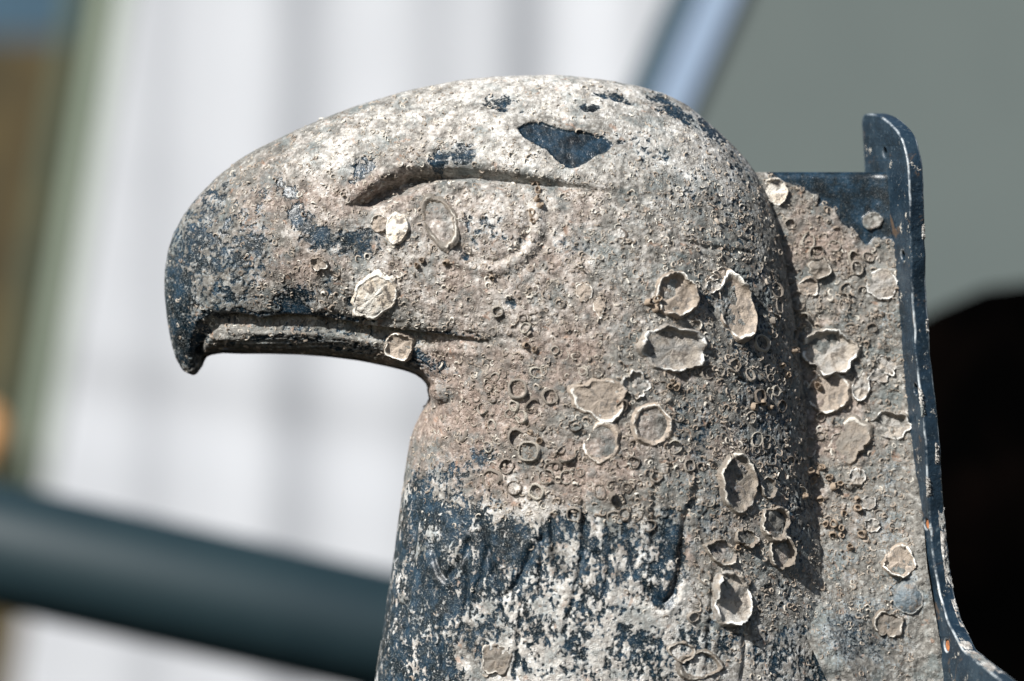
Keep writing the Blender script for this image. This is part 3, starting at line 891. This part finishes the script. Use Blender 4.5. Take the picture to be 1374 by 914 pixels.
def shell_mesh(name, rx, ry, hgt, seed, mat, jag=.16, cup=0.75, gap=0.0, dome=0.0, flare=1.0):
    """an oyster scar: irregular outline, upturned lip of uneven height, hollow floor"""
    r_ = np.random.default_rng(seed)
    n = 60
    th = np.linspace(0, 2 * math.pi, n, endpoint=False)
    out = np.ones(n); rim = np.ones(n); whi = np.full(n, .70)
    for k in range(2, 10):
        out += r_.normal() * jag * 1.15 / k ** 1.1 * np.cos(k * th + r_.uniform(0, 6.28))
    for k in range(1, 9):
        rim += r_.normal() * .36 / k ** .7 * np.cos(k * th + r_.uniform(0, 6.28))
        whi += r_.normal() * .38 / k ** .5 * np.cos(k * th + r_.uniform(0, 6.28))
    out += r_.normal(size=n) * jag * .07
    for _ in range(int(r_.integers(1, 4))):      # chipped lip
        rim *= 1 - r_.uniform(.35, .95) * np.exp(-((np.angle(np.exp(1j * (th - r_.uniform(0, 6.28))))) / r_.uniform(.1, .32)) ** 2)
    rim = np.clip(rim + r_.normal(size=n) * .12, .06, 1.9)
    whi = np.clip(whi + r_.normal(size=n) * .12, 0, 1.1)
    if cup < .4:
        rim = 1 + (rim - 1) * .06
        out = 1 + (out - 1) * .8
    lean = r_.uniform(-.05, .10, n)
    if gap:
        g0 = r_.uniform(0, 6.28)
        rim *= 1 - gap * np.exp(-((np.angle(np.exp(1j * (th - g0)))) / .7) ** 2)
    prof = [(1.16 * flare, -.45, .0), (1.07 * flare, .34, .05), (1.01, .80, .6), (.985, 1.0, 1.0), (.955, .98, 1.0), (.915, .76, .55), (.85, 1 - cup * .85, .2), (.76, 1 - cup * 1.08, .1), (.62, 1 - cup * 1.16, .05), (.46, 1 - cup * 1.18, .0), (.30, 1 - cup * 1.18, .0), (.15, 1 - cup * 1.18, .0)]
    hollow = cup >= .9
    if hollow: prof = prof[:7] + [(.80, -.3, .1)]
    pts, ed = [], []
    for i, (f_, h_, e_) in enumerate(prof):
        oe = 1 + (out - 1) * min(1, f_) ** 2.6 + r_.normal(size=n) * .008
        ff_ = f_ + (lean * (h_ if h_ > .3 else 0) * .6)
        hh = hgt * (h_ * (1 + (rim - 1) * (1 if f_ > .9 else max(0, (f_ - .55) / .35))) if h_ > .3 else h_ + 0 * rim) + dome * hgt * max(0, 1 - f_ * f_)
        pts.append(np.stack([rx * oe * ff_ * np.cos(th), ry * oe * ff_ * np.sin(th), hh], 1)); ed.append(e_ * whi)
    pts.append(np.array([[0, 0, hgt * (1 - cup * 1.18 + dome)]])); ed.append(np.zeros(1))
    pts = np.concatenate(pts)
    off = np.array([seed * 3.1, seed * 1.7, 0])
    amp = np.where(np.hypot(pts[:, 0] / rx, pts[:, 1] / ry) < .9, 1.0, .4)
    pts[:, 2] += amp * (hgt * .22 * perlin(pts / (rx * .5) + off) + 1.5 * perlin(pts / 6 + off) + .8 * perlin(pts / 2.7 + off))
    pts[:, :2] += .8 * np.stack([perlin(pts / 4 + off + 9), perlin(pts / 4 + off + 19)], 1)
    fs_ = []
    for i in range(len(prof) - 1):
        for k in range(n):
            a, b = i * n + k, i * n + (k + 1) % n
            fs_.append((a, b, b + n, a + n))
    L = len(pts) - 1; i = (len(prof) - 1) * n
    if hollow:
        pts = pts[:-1]; ed = ed[:-1]
    else:
        for k in range(n): fs_.append((i + k, i + (k + 1) % n, L))
    o = mesh_obj(name, pts * S, fs_, mat)
    attr(o.data, 'edge', np.concatenate(ed) * (.72 if hollow else 1.0))
    return o

C_, G_, D_, H_, B_ = M_cream, M_grey, M_dark, M_white, M_slate
SH = [ # px, py, rx, ry, turn, lip, material, cup, gap, dome, jag, label
 (907,396,25,29,10,13,C_,.80,0,0,.12,'cream oyster cup with tan floor on the cheek'), (903,468,41,30,12,12,G_,.72,.2,0,.16,'wide grey-white oyster scar below the cream cup'),
 (988,413,25,41,-18,11,C_,.80,.3,0,.13,'long tan oyster shell with pearly patch'), (1113,472,34,30,-10,14,G_,.7,0,0,.14,'thick-lipped white oyster shell beside the shadow'),
 (1111,527,28,26,0,6,C_,.6,0,.1,.08,'flat tan oyster scar under the thick-lipped one'), (806,536,33,25,10,6,C_,.6,.4,.1,.2,None),
 (875,570,24,26,0,5,C_,.95,.5,0,.08,None), (853,516,18,15,40,8,G_,.8,.8,0,.3,None), (808,594,23,23,0,4,C_,.95,.8,0,.1,None),
 (990,648,25,38,-12,10,D_,.85,0,0,.12,None), (1040,703,21,22,20,11,D_,.95,.2,0,.14,None), (1047,741,18,21,0,10,D_,.95,.3,0,.14,None),
 (968,741,22,14,10,9,D_,.9,.4,0,.2,None), (1001,722,14,12,0,9,D_,.9,.4,0,.2,None), (982,803,26,33,-20,15,G_,.75,.4,0,.14,'white cupped oyster low on the neck'),
 (503,397,34,23,-35,6,H_,.15,.3,.35,.22,'chalk-white shell lump above the mouth'), (590,297,20,34,-22,4,D_,.95,.4,0,.12,None),
 (533,307,14,19,10,6,H_,.2,0,.3,.14,None), (509,300,11,11,0,4,C_,.5,0,.2,.1,None), (1040,257,16,17,0,9,H_,.5,.2,0,.14,None),
 (536,465,19,17,10,8,C_,.75,.3,0,.16,None), (1196,571,26,17,8,9,G_,.8,.5,0,.2,None), (1140,592,27,25,0,6,D_,.55,.6,.25,.26,None),
 (1207,754,21,19,20,10,C_,.8,.7,0,.16,None), (1219,803,19,21,0,6,B_,.1,0,1.8,.12,'smooth slate-coloured shell dome near the flange'), (1192,838,15,19,20,6,D_,.8,.5,.1,.2,None),
 (1155,520,11,18,10,6,G_,.7,0,.1,.1,None), (938,893,28,17,10,4,D_,.95,.5,0,.16,None), (666,884,20,19,0,5,D_,.5,.4,.4,.2,None), (1184,382,20,20,0,7,G_,.3,.2,.5,.2,None),
 (784,392,10,12,0,4,C_,.2,.3,.3,.3,None), (804,412,7,12,0,4,C_,.2,.3,.3,.3,None), (966,368,14,7,-20,6,C_,.4,.6,.2,.3,None),
 (428,354,10,9,0,6,C_,.6,.4,0,.2,None), (960,334,9,8,0,5,C_,.6,.5,0,.2,None), (1100,360,14,13,0,5,D_,.5,.2,.2,.15,None), (1085,385,13,12,0,5,C_,.6,.4,.1,.15,None),
 (1190,490,14,10,60,7,G_,.5,.7,0,.3,None), (1178,505,12,8,-20,6,G_,.5,.7,0,.3,None), (1030,655,11,14,0,8,D_,.95,.5,0,.14,None),
 (915,875,15,13,0,4,D_,.95,.4,0,.16,None), (1150,640,12,10,0,5,G_,.7,.3,0,.16,None),
 (1165,675,10,9,0,4,G_,.8,.3,0,.16,None), (1170,705,11,8,0,5,G_,.8,.4,0,.2,None), (1085,600,10,13,0,6,D_,.8,.3,0,.16,None), (930,440,10,10,0,6,D_,.8,.4,0,.2,None), (955,385,9,8,0,7,G_,.6,.4,0,.3,None)]
for k, (px, py, rx, ry, rot, lip_, mat, cup, gap, dome, jag, lab) in enumerate(SH):
    st = seat(px, py, (rx + ry) * .5)
    if st is None: continue
    o = shell_mesh('oyster_shell', rx, ry, lip_ * (.85 if lip_ > 8 else .75), 100 + k, mat, jag, cup, gap, dome)
    put(o, frame(st[0], st[1], math.radians(-rot)))
    if lab: o['label'] = lab

def ring_mesh(seed, n=14, open_=0.0, wall=.2, tall=.5, inner=.1):
    """a barnacle's wall without its lid; radius 1"""
    r_ = np.random.default_rng(seed)
    th = np.linspace(0, 2 * math.pi * (1 - open_), n + (1 if open_ else 0), endpoint=bool(open_)) + r_.uniform(0, 6.28)
    out = 1 + sum(r_.normal() * .15 / k * np.cos(k * th + r_.uniform(0, 6.28)) for k in range(2, 5))
    rim = np.clip(1 + sum(r_.normal() * .3 / k * np.cos(k * th + r_.uniform(0, 6.28)) for k in range(1, 5)) + r_.normal(size=len(th)) * .12, .3, 1.7)
    prof = [(1.12, -.3), (1.0 - wall * .15, .95), (1.0 - wall * .6, 1.0), (1.0 - wall, -.25)]
    vs_ = [(f_ * o_ * math.cos(t), f_ * o_ * math.sin(t), tall * (h_ * rm if h_ > 0 else h_)) for (f_, h_) in prof for t, o_, rm in zip(th, out, rim)]
    m = len(th); fs_ = []
    for i in range(3):
        for k in range(m if not open_ else m - 1):
            a, b = i * m + k, i * m + (k + 1) % m
            fs_.append((a, b, b + m, a + m))
    return np.array(vs_), fs_
ring_me = []
for k in range(10):
    vs_, fs_ = ring_mesh(300 + k, 14, (0, 0, .3, 0, .45, 0, .2, .12, .5, .35)[k], (.16, .2, .15, .3, .16, .18, .2, .13, .15, .2)[k], (.5, .4, .45, .7, .4, .55, .4, .6, .45, .5)[k])
    me = bpy.data.meshes.new('barnacle'); me.from_pydata([tuple(x) for x in vs_], [], fs_); me.update()
    me.polygons.foreach_set('use_smooth', np.ones(len(me.polygons), bool)); me.materials.append(M_barn)
    ring_me.append(me)
RINGS = [(710,606,14),(760,609,12),(742,630,12),(659,643,13),(738,532,11),(695,522,14),(648,549,9),(618,583,9),(695,590,13),(680,626,9),(872,705,9),(855,692,8),(838,690,8),(1070,404,12),(1074,430,11),
 (1135,388,9),(1133,409,10),(1141,441,7),(1085,323,10),(1022,461,13),(985,490,10),(1042,390,10),(1020,532,9),(655,520,8),(715,545,9),(803,500,8),(772,572,9),(720,660,10),(690,655,10),(770,690,9),(828,670,11),(805,660,9),
 (823,652,8),(1060,372,9),(1055,350,8),(1120,330,9),(1105,318,7),(1060,300,8),(1095,340,9),(945,775,8),(930,828,8),(1008,560,8),(1040,525,9),(1048,545,8),(1033,498,9),(1006,503,8),(950,500,9),(1015,590,9),
 (668,418,7),(705,440,7),(745,470,6),(690,545,8),(725,570,7),(640,530,8),(655,600,8),(733,640,9),(760,640,8),(850,620,9),(905,600,9),(925,625,8),(880,640,9),(1100,560,8),(1100,585,7),(1170,440,7),(1060,620,8),
 (1035,620,7),(1075,660,8),(1120,430,6),(1065,450,9),(1040,430,8),(1045,410,9),(720,500,8),(675,500,7),(660,570,7),(700,560,8),(1150,360,9),(1165,345,8),(1145,345,8),(910,560,7),(835,545,8)]
r_ = np.random.default_rng(55)
ZONES = [((640,500),(300,330),40), ((760,640),(80,55),12), ((1040,480),(40,130),22), ((1130,380),(60,80),20), ((980,700),(60,80),10), ((860,600),(80,60),8), ((720,560),(100,50),14), ((1170,620),(50,120),12), ((960,860),(60,50),8), ((600,560),(40,60),6), ((760,430),(120,60),24)]
cand = list(RINGS)
for (c, rd, n) in ZONES[1:]:
    for k in range(n):
        cand.append((c[0] + r_.normal() * rd[0] * .75, c[1] + r_.normal() * rd[1] * .75, float(np.clip(r_.lognormal(1.75, .28), 4, 11))))
ncl = len(cand)
for (cx_, cy_) in ((735,615),(688,562),(858,694),(1038,520),(1012,598),(1130,402),(1088,342),(790,502),(952,505),(1004,742),(905,520),(835,655),(1150,650),(655,545)):
    for k in range(6):
        a = r_.uniform(0, 6.28); dd_ = abs(r_.normal()) * 11 + 3
        cand.append((cx_ + dd_ * math.cos(a), cy_ + dd_ * math.sin(a), float(r_.uniform(3.2, 7.5))))
placed = []
def clear(px, py, r):
    for (a, b, c, d, *_) in SH:
        if ((px - a) / (c + r * .6)) ** 2 + ((py - b) / (d + r * .6)) ** 2 < .9: return False
    for (a, b, c) in placed:
        if math.hypot(px - a, py - b) < (r + c) * .8: return False
    return True
nb = 0
for k, (px, py, r0) in enumerate(cand):
    if nb >= 295: break
    if len(RINGS) <= k < ncl and not clear(px, py, r0): continue
    if inside(np.array([px]), np.array([py]), WEBBARE)[0] or px > 1212: continue
    st = seat(px, py, r0)
    if st is None: continue
    placed.append((px, py, r0))
    o = bpy.data.objects.new('barnacle', ring_me[int(r_.integers(0, 10)) if k >= len(RINGS) else int(r_.choice([0, 1, 3, 5, 7, 6]))])
    COL.objects.link(o)
    tall = r_.uniform(.25, .8) * (.75 if r0 > 10 else 1) if k >= len(RINGS) else r_.uniform(.55, 1.0)
    put(o, frame(st[0] - st[1] * (r0 * S * tall * r_.uniform(0, .45 if k >= len(RINGS) else .12)), (st[1] + Vector((r_.normal(), r_.normal(), r_.normal())) * .13).normalized(), r_.uniform(0, 6.28)) @ Matrix.Diagonal((r0 * S * r_.uniform(.8, 1.15), r0 * S * r_.uniform(.8, 1.15), r0 * S * tall, 1)))
    nb += 1
# worm tubes
TUB = [(x / 2.737 + 880, y / 2.737 + 580) for x, y in ((560,145),(572,182),(542,236),(600,245),(640,165),(655,200),(675,190),(740,245),(740,280),(690,300),(625,335),(655,335),(680,350),(650,378),(680,378),(760,375),(715,425),(605,130),(590,150))]
TUB += [(870,406),(881,403),(880,414),(722,256),(720,268),(724,276),(714,287),(716,297),(719,246),(903,512),(909,518),(899,519),(712,580),(724,592),(1024,540),(1033,546),(1012,546),(1062,470),(705,463),(718,470),(566,349),(560,357),(600,352),(660,372),(1100,628),(1112,640),(1055,505),(1048,490),(990,735),(1100,520)]
vs_, fs_ = ring_mesh(77, 12, 0, .36, 1.0)
tube_me = bpy.data.meshes.new('worm_tube'); tube_me.from_pydata([tuple(x) for x in vs_], [], fs_); tube_me.update()
tube_me.polygons.foreach_set('use_smooth', np.ones(len(tube_me.polygons), bool)); tube_me.materials.append(M_tube)
for k, (px, py) in enumerate(TUB):
    st = seat(px, py, 4)
    if st is None: continue
    o = bpy.data.objects.new('worm_tube', tube_me); COL.objects.link(o)
    r0 = r_.uniform(3.6, 5.4) if k < 22 else r_.uniform(3.2, 5.0)
    n = (st[1] + Vector((r_.normal() * .25, r_.normal() * .2, r_.normal() * .25))).normalized()
    put(o, frame(st[0], n, r_.uniform(0, 6.28)) @ Matrix.Diagonal((r0 * S, r0 * S, r0 * S * r_.uniform(1.0, 2.0), 1)))

# crumbs: thousands of tiny broken rings, past counting
tmpl = [ring_mesh(500 + k, 7, (.25, .45, .55, .35, .6, .15)[k % 6], .34, .55) for k in range(24)]
cv_, cf_, ct_ = [], [], []
base = 0
nc = 0
N = 10000
pu = r_.uniform(225, 1225, N * 2); pv = r_.uniform(105, 914, N * 2)
bq = field(BARE, pu, pv); wq = field(WHITE, pu, pv, 1.0)
for k in range(len(pu)):
    if nc >= N: break
    px, py = pu[k], pv[k]
    if bq[k] > .45 and r_.random() < .85: continue
    if py > 700 and px < 930 and r_.random() < .88: continue
    if py > 830 and r_.random() < .6: continue
    if px > 1040 and inside(np.array([px]), np.array([py]), WEBBARE)[0]: continue
    if py < 235 and px > 600 and r_.random() < .5: continue
    if inside(np.array([px]), np.array([py]), CHIP)[0]: continue
    h = hit(px, py)
    if h is None: continue
    if any(((px - a) / c) ** 2 + ((py - b) / d) ** 2 < .8 for (a, b, c, d, *_) in SH): continue
    big = 1.0 if (py < 480 and px < 900) else 1.08
    r0 = float(np.clip(r_.lognormal(.72, .36), 1.2, 4.2)) * big
    n = (h[1] + Vector((r_.normal() * .3, r_.normal() * .3, r_.normal() * .3))).normalized()
    mw = np.array(frame(h[0], n, r_.uniform(0, 6.28)))
    vs_, fs_ = tmpl[int(r_.integers(0, 24))]
    vv = vs_ * np.array([r0, r0, r0 * r_.uniform(.35, .95)]) * S
    cv_.append(vv @ mw[:3, :3].T + mw[:3, 3])
    cf_.append(np.array(fs_, np.int32) + base)
    ct_.append(np.full(len(vv), np.clip(r_.normal(.48 + .4 * wq[k], .24), 0, 1)))
    base += len(vv); nc += 1
o = mesh_obj('barnacle_crumbs', np.concatenate(cv_), np.concatenate(cf_), M_crumb, eagle)
attr(o.data, 'tint', np.concatenate(ct_))
o['kind'] = 'stuff'
print('growth', nb, nc, round(time.time() - T0, 1))

# ------------------------------------------------------------------ the place behind, out of focus
M_canvas = plain('white_canvas', (0.425, 0.440, 0.465), (0.455, 0.470, 0.495), 3.0, 0.9, 0.0, 0.1)
M_panel = plain('grey_green_paint', (0.096, 0.117, 0.113), (0.104, 0.126, 0.121), 2.0, 0.6, 0.0, 0.3)
M_sunedge = plain('pale_blue_sunlit_edge', (0.215, 0.285, 0.385), (0.235, 0.305, 0.41), 4.0, 0.5)
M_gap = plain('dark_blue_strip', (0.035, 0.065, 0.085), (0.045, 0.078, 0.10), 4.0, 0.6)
M_pipe = plain('dark_teal_paint', (0.008, 0.021, 0.027), (0.011, 0.026, 0.032), 6.0, 0.5, 0.0, 0.4)
M_tarp = plain('black_tarpaulin', (0.0004, 0.0004, 0.0004), (0.0018, 0.0012, 0.001), 5.0, 1.0, 0.0, 0.0)
M_wood = plain('brown_wood', (0.036, 0.027, 0.009), (0.065, 0.046, 0.014), 6.0, 0.8)
M_green = plain('green_cloth', (0.045, 0.06, 0.040), (0.055, 0.072, 0.046), 5.0, 0.9)
M_pale = plain('pale_green_paint', (0.22, 0.26, 0.205), (0.25, 0.29, 0.23), 5.0, 0.9)
M_bluep = plain('blue_paint', (0.022, 0.06, 0.095), (0.026, 0.068, 0.105), 5.0, 0.6)
M_orange = plain('orange_plastic', (0.85, 0.42, 0.16), (0.9, 0.48, 0.2), 5.0, 0.5)

def bgpt(px, py, ym): return Pm(px, py, ym)
# canvas sheet in soft folds
DEP = 5.5
nx, ny = 300, 110
ux = np.linspace(0, 1700, nx); vy = np.linspace(-500, 1500, ny)
fine = np.linspace(-400, 2000, 2401)
slope = -0.03 + 0.55 * np.exp(-((fine - 705) / 30) ** 2) - 0.30 * np.exp(-((fine - 795) / 45) ** 2) + 0.36 * np.exp(-((fine - 405) / 34) ** 2) + 0.24 * np.exp(-((fine - 585) / 26) ** 2) \
    + 0.26 * np.exp(-((fine - 868) / 18) ** 2) - 0.16 * np.exp(-((fine - 320) / 34) ** 2) + 0.24 * np.exp(-((fine - 215) / 26) ** 2) + 0.12 * np.exp(-((fine - 300) / 18) ** 2) - 0.12 * np.exp(-((fine - 500) / 30) ** 2)
mpp = S * (D + DEP) / D
depth_x = np.cumsum(slope) * mpp
band = np.linspace(-900, 1900, 2801)
bs = 0.26 * np.exp(-((band - 505) / 22) ** 2) - 0.10 * np.exp(-((band - 590) / 30) ** 2) + .05 * np.exp(-((band - 900) / 60) ** 2)
depth_v = np.cumsum(bs) * mpp
vs_ = []
for j in range(ny):
    for i in range(nx):
        t = i / (nx - 1)
        px = ux[i] + (172 - vy[j] * 0.165) * (1 - t)       # its free side edge slopes
        py = vy[j]
        dv = np.interp(py - 0.16 * (px - 150), band, depth_v)
        vs_.append(bgpt(px, py, DEP + np.interp(px + 0.02 * py, fine, depth_x) + dv))
fs_ = [(j * nx + i, j * nx + i + 1, (j + 1) * nx + i + 1, (j + 1) * nx + i) for j in range(ny - 1) for i in range(nx - 1)]
o = mesh_obj('canvas_sheet', vs_, fs_, M_canvas)
sm = o.modifiers.new('thick', 'SOLIDIFY'); sm.thickness = 0.004; sm.offset = 1
tag(o, 'pale white hanging canvas sheet in soft folds behind the beak', 'canvas')

def box_between(name, corners, depth_dir, mat, parent=None):
    """a solid slab: four front corners and a thickness vector"""
    f = [Vector(c) for c in corners]; b = [c + Vector(depth_dir) for c in f]
    bm = bmesh.new()
    vf = [bm.verts.new(c) for c in f]; vb = [bm.verts.new(c) for c in b]
    bm.faces.new(vf); bm.faces.new(vb[::-1])
    for k in range(4): bm.faces.new((vf[k], vb[k], vb[(k + 1) % 4], vf[(k + 1) % 4]))
    bmesh.ops.recalc_face_normals(bm, faces=bm.faces)
    bmesh.ops.bevel(bm, geom=list(bm.edges), offset=0.006, segments=2, affect='EDGES')
    me = bpy.data.meshes.new(name); bm.to_mesh(me); bm.free()
    me.materials.append(mat)
    o = bpy.data.objects.new(name, me); COL.objects.link(o)
    if parent is not None:
        o.parent = parent; o.matrix_parent_inverse = parent.matrix_world.inverted()
    return o

def bar(name, p0, p1, r0, mat, parent=None, seg=28, r1=None):
    p0, p1 = Vector(p0), Vector(p1)
    dr = (p1 - p0).normalized()
    a = dr.orthogonal().normalized(); b = dr.cross(a)
    vs_, fs_ = [], []
    r1 = r1 or r0
    rings_ = [(p0 - dr * 0.0, r0 * .9), (p0 + dr * .01, r0), (p1 - dr * .01, r1), (p1, r1 * .9)]
    for c, r in rings_:
        for k in range(seg):
            t = 2 * math.pi * k / seg
            vs_.append(c + (a * math.cos(t) + b * math.sin(t)) * r)
    for i in range(3):
        for k in range(seg):
            fs_.append((i * seg + k, i * seg + (k + 1) % seg, (i + 1) * seg + (k + 1) % seg, (i + 1) * seg + k))
    fs_.append(tuple(range(seg))[::-1]); fs_.append(tuple(range(3 * seg, 4 * seg)))
    return mesh_obj(name, vs_, fs_, mat, parent)

# leaning grey-green board, its sunlit side face put in as a paler colour
root = empty('leaning_panel', bgpt(1100, 1100, 1.7))
tag(root, 'flat grey-green painted panel leaning behind the nape', 'panel')
PD = 1.7
sl = -62 / 140.0
def ex(v): return 994 + sl * v
box_between('board', [bgpt(ex(-400), -400, PD), bgpt(2200, -400, PD), bgpt(2200, 1100, PD), bgpt(ex(1100), 1100, PD)], (0, 0.05, 0), M_panel, root)
box_between('sunlit_edge', [bgpt(ex(-400) - 57, -400, PD - .012), bgpt(ex(-400), -400, PD - .012), bgpt(ex(1100), 1100, PD - .012), bgpt(ex(1100) - 57, 1100, PD - .012)], (0, 0.06, 0), M_sunedge, root)
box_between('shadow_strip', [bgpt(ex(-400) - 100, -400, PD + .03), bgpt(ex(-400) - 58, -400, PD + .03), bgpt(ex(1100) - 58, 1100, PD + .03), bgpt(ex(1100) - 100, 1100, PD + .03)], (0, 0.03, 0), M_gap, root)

# dark rail pipe
PY = 1.3
o = bar('rail_pipe', bgpt(-700, 733 - .228 * 700, PY), bgpt(1250, 733 + .228 * 1250, PY), 84 * S * (D + PY) / D, M_pipe)
tag(o, 'thick dark teal rail pipe sloping behind the neck', 'pipe')

# black covered heap at the lower right
bm = bmesh.new()
bmesh.ops.create_icosphere(bm, subdivisions=5, radius=1.0)
hc = Vector(bgpt(1470, 935, 1.15))
for vtx in bm.verts:
    c = vtx.co.copy()
    nz = perlin(np.array([[c.x * 2.1 + 3, c.y * 2.1, c.z * 2.1]]))[0] * .08 + perlin(np.array([[c.x * 6, c.y * 6, c.z * 6 + 9]]))[0] * .03
    vtx.co = hc + Vector((c.x * .42, c.y * .22, c.z * .43)) * (1 + nz)
me = bpy.data.meshes.new('covered_heap'); bm.to_mesh(me); bm.free(); me.materials.append(M_tarp)
me.polygons.foreach_set('use_smooth', np.ones(len(me.polygons), bool))
o = bpy.data.objects.new('covered_heap', me); COL.objects.link(o)
tag(o, 'black rounded mass behind the flange at the lower right', 'tarpaulin')

# far left, behind the sheet's edge: a brown board wall, a green pole, something blue and something orange
o = box_between('board_wall', [bgpt(-900, 46, 7.2), bgpt(420, 52, 7.2), bgpt(420, 1500, 7.2), bgpt(-900, 1500, 7.2)], (0, 0.06, 0), M_wood)
tag(o, 'brown wooden wall at the left edge beyond the canvas', 'wall', 'thing')
KB = S * (D + 6.3) / D
o = bar('green_pole', bgpt(199, -500, 6.5), bgpt(-9, 760, 6.5), 24 * KB, M_green)
tag(o, 'dark green slanting pole against the brown wall', 'pole')
o = bar('pale_green_pole', bgpt(243, -500, 6.1), bgpt(35, 760, 6.1), 22 * KB, M_pale)
tag(o, 'pale green slanting pole along the edge of the white canvas', 'pole')
o = box_between('blue_panel', [bgpt(-900, -700, 7.4), bgpt(420, -700, 7.4), bgpt(420, 90, 7.4), bgpt(-900, 90, 7.4)], (0, 0.06, 0), M_bluep)
tag(o, 'blue panel in the upper left corner', 'panel')
bm = bmesh.new(); bmesh.ops.create_uvsphere(bm, u_segments=24, v_segments=14, radius=1.0)
bc_ = Vector(bgpt(-26, 590, 6.0))
for vtx in bm.verts:
    c = vtx.co; k = 1 + .12 * (1 - abs(c.z))
    vtx.co = bc_ + Vector((c.x * .06 * k, c.y * .06 * k, c.z * .085))
me = bpy.data.meshes.new('orange_buoy'); bm.to_mesh(me); bm.free(); me.materials.append(M_orange)
me.polygons.foreach_set('use_smooth', np.ones(len(me.polygons), bool))
o = bpy.data.objects.new('orange_buoy', me); COL.objects.link(o)
tag(o, 'small orange float at the left edge above the pipe', 'float')
print('done', round(time.time() - T0, 1))
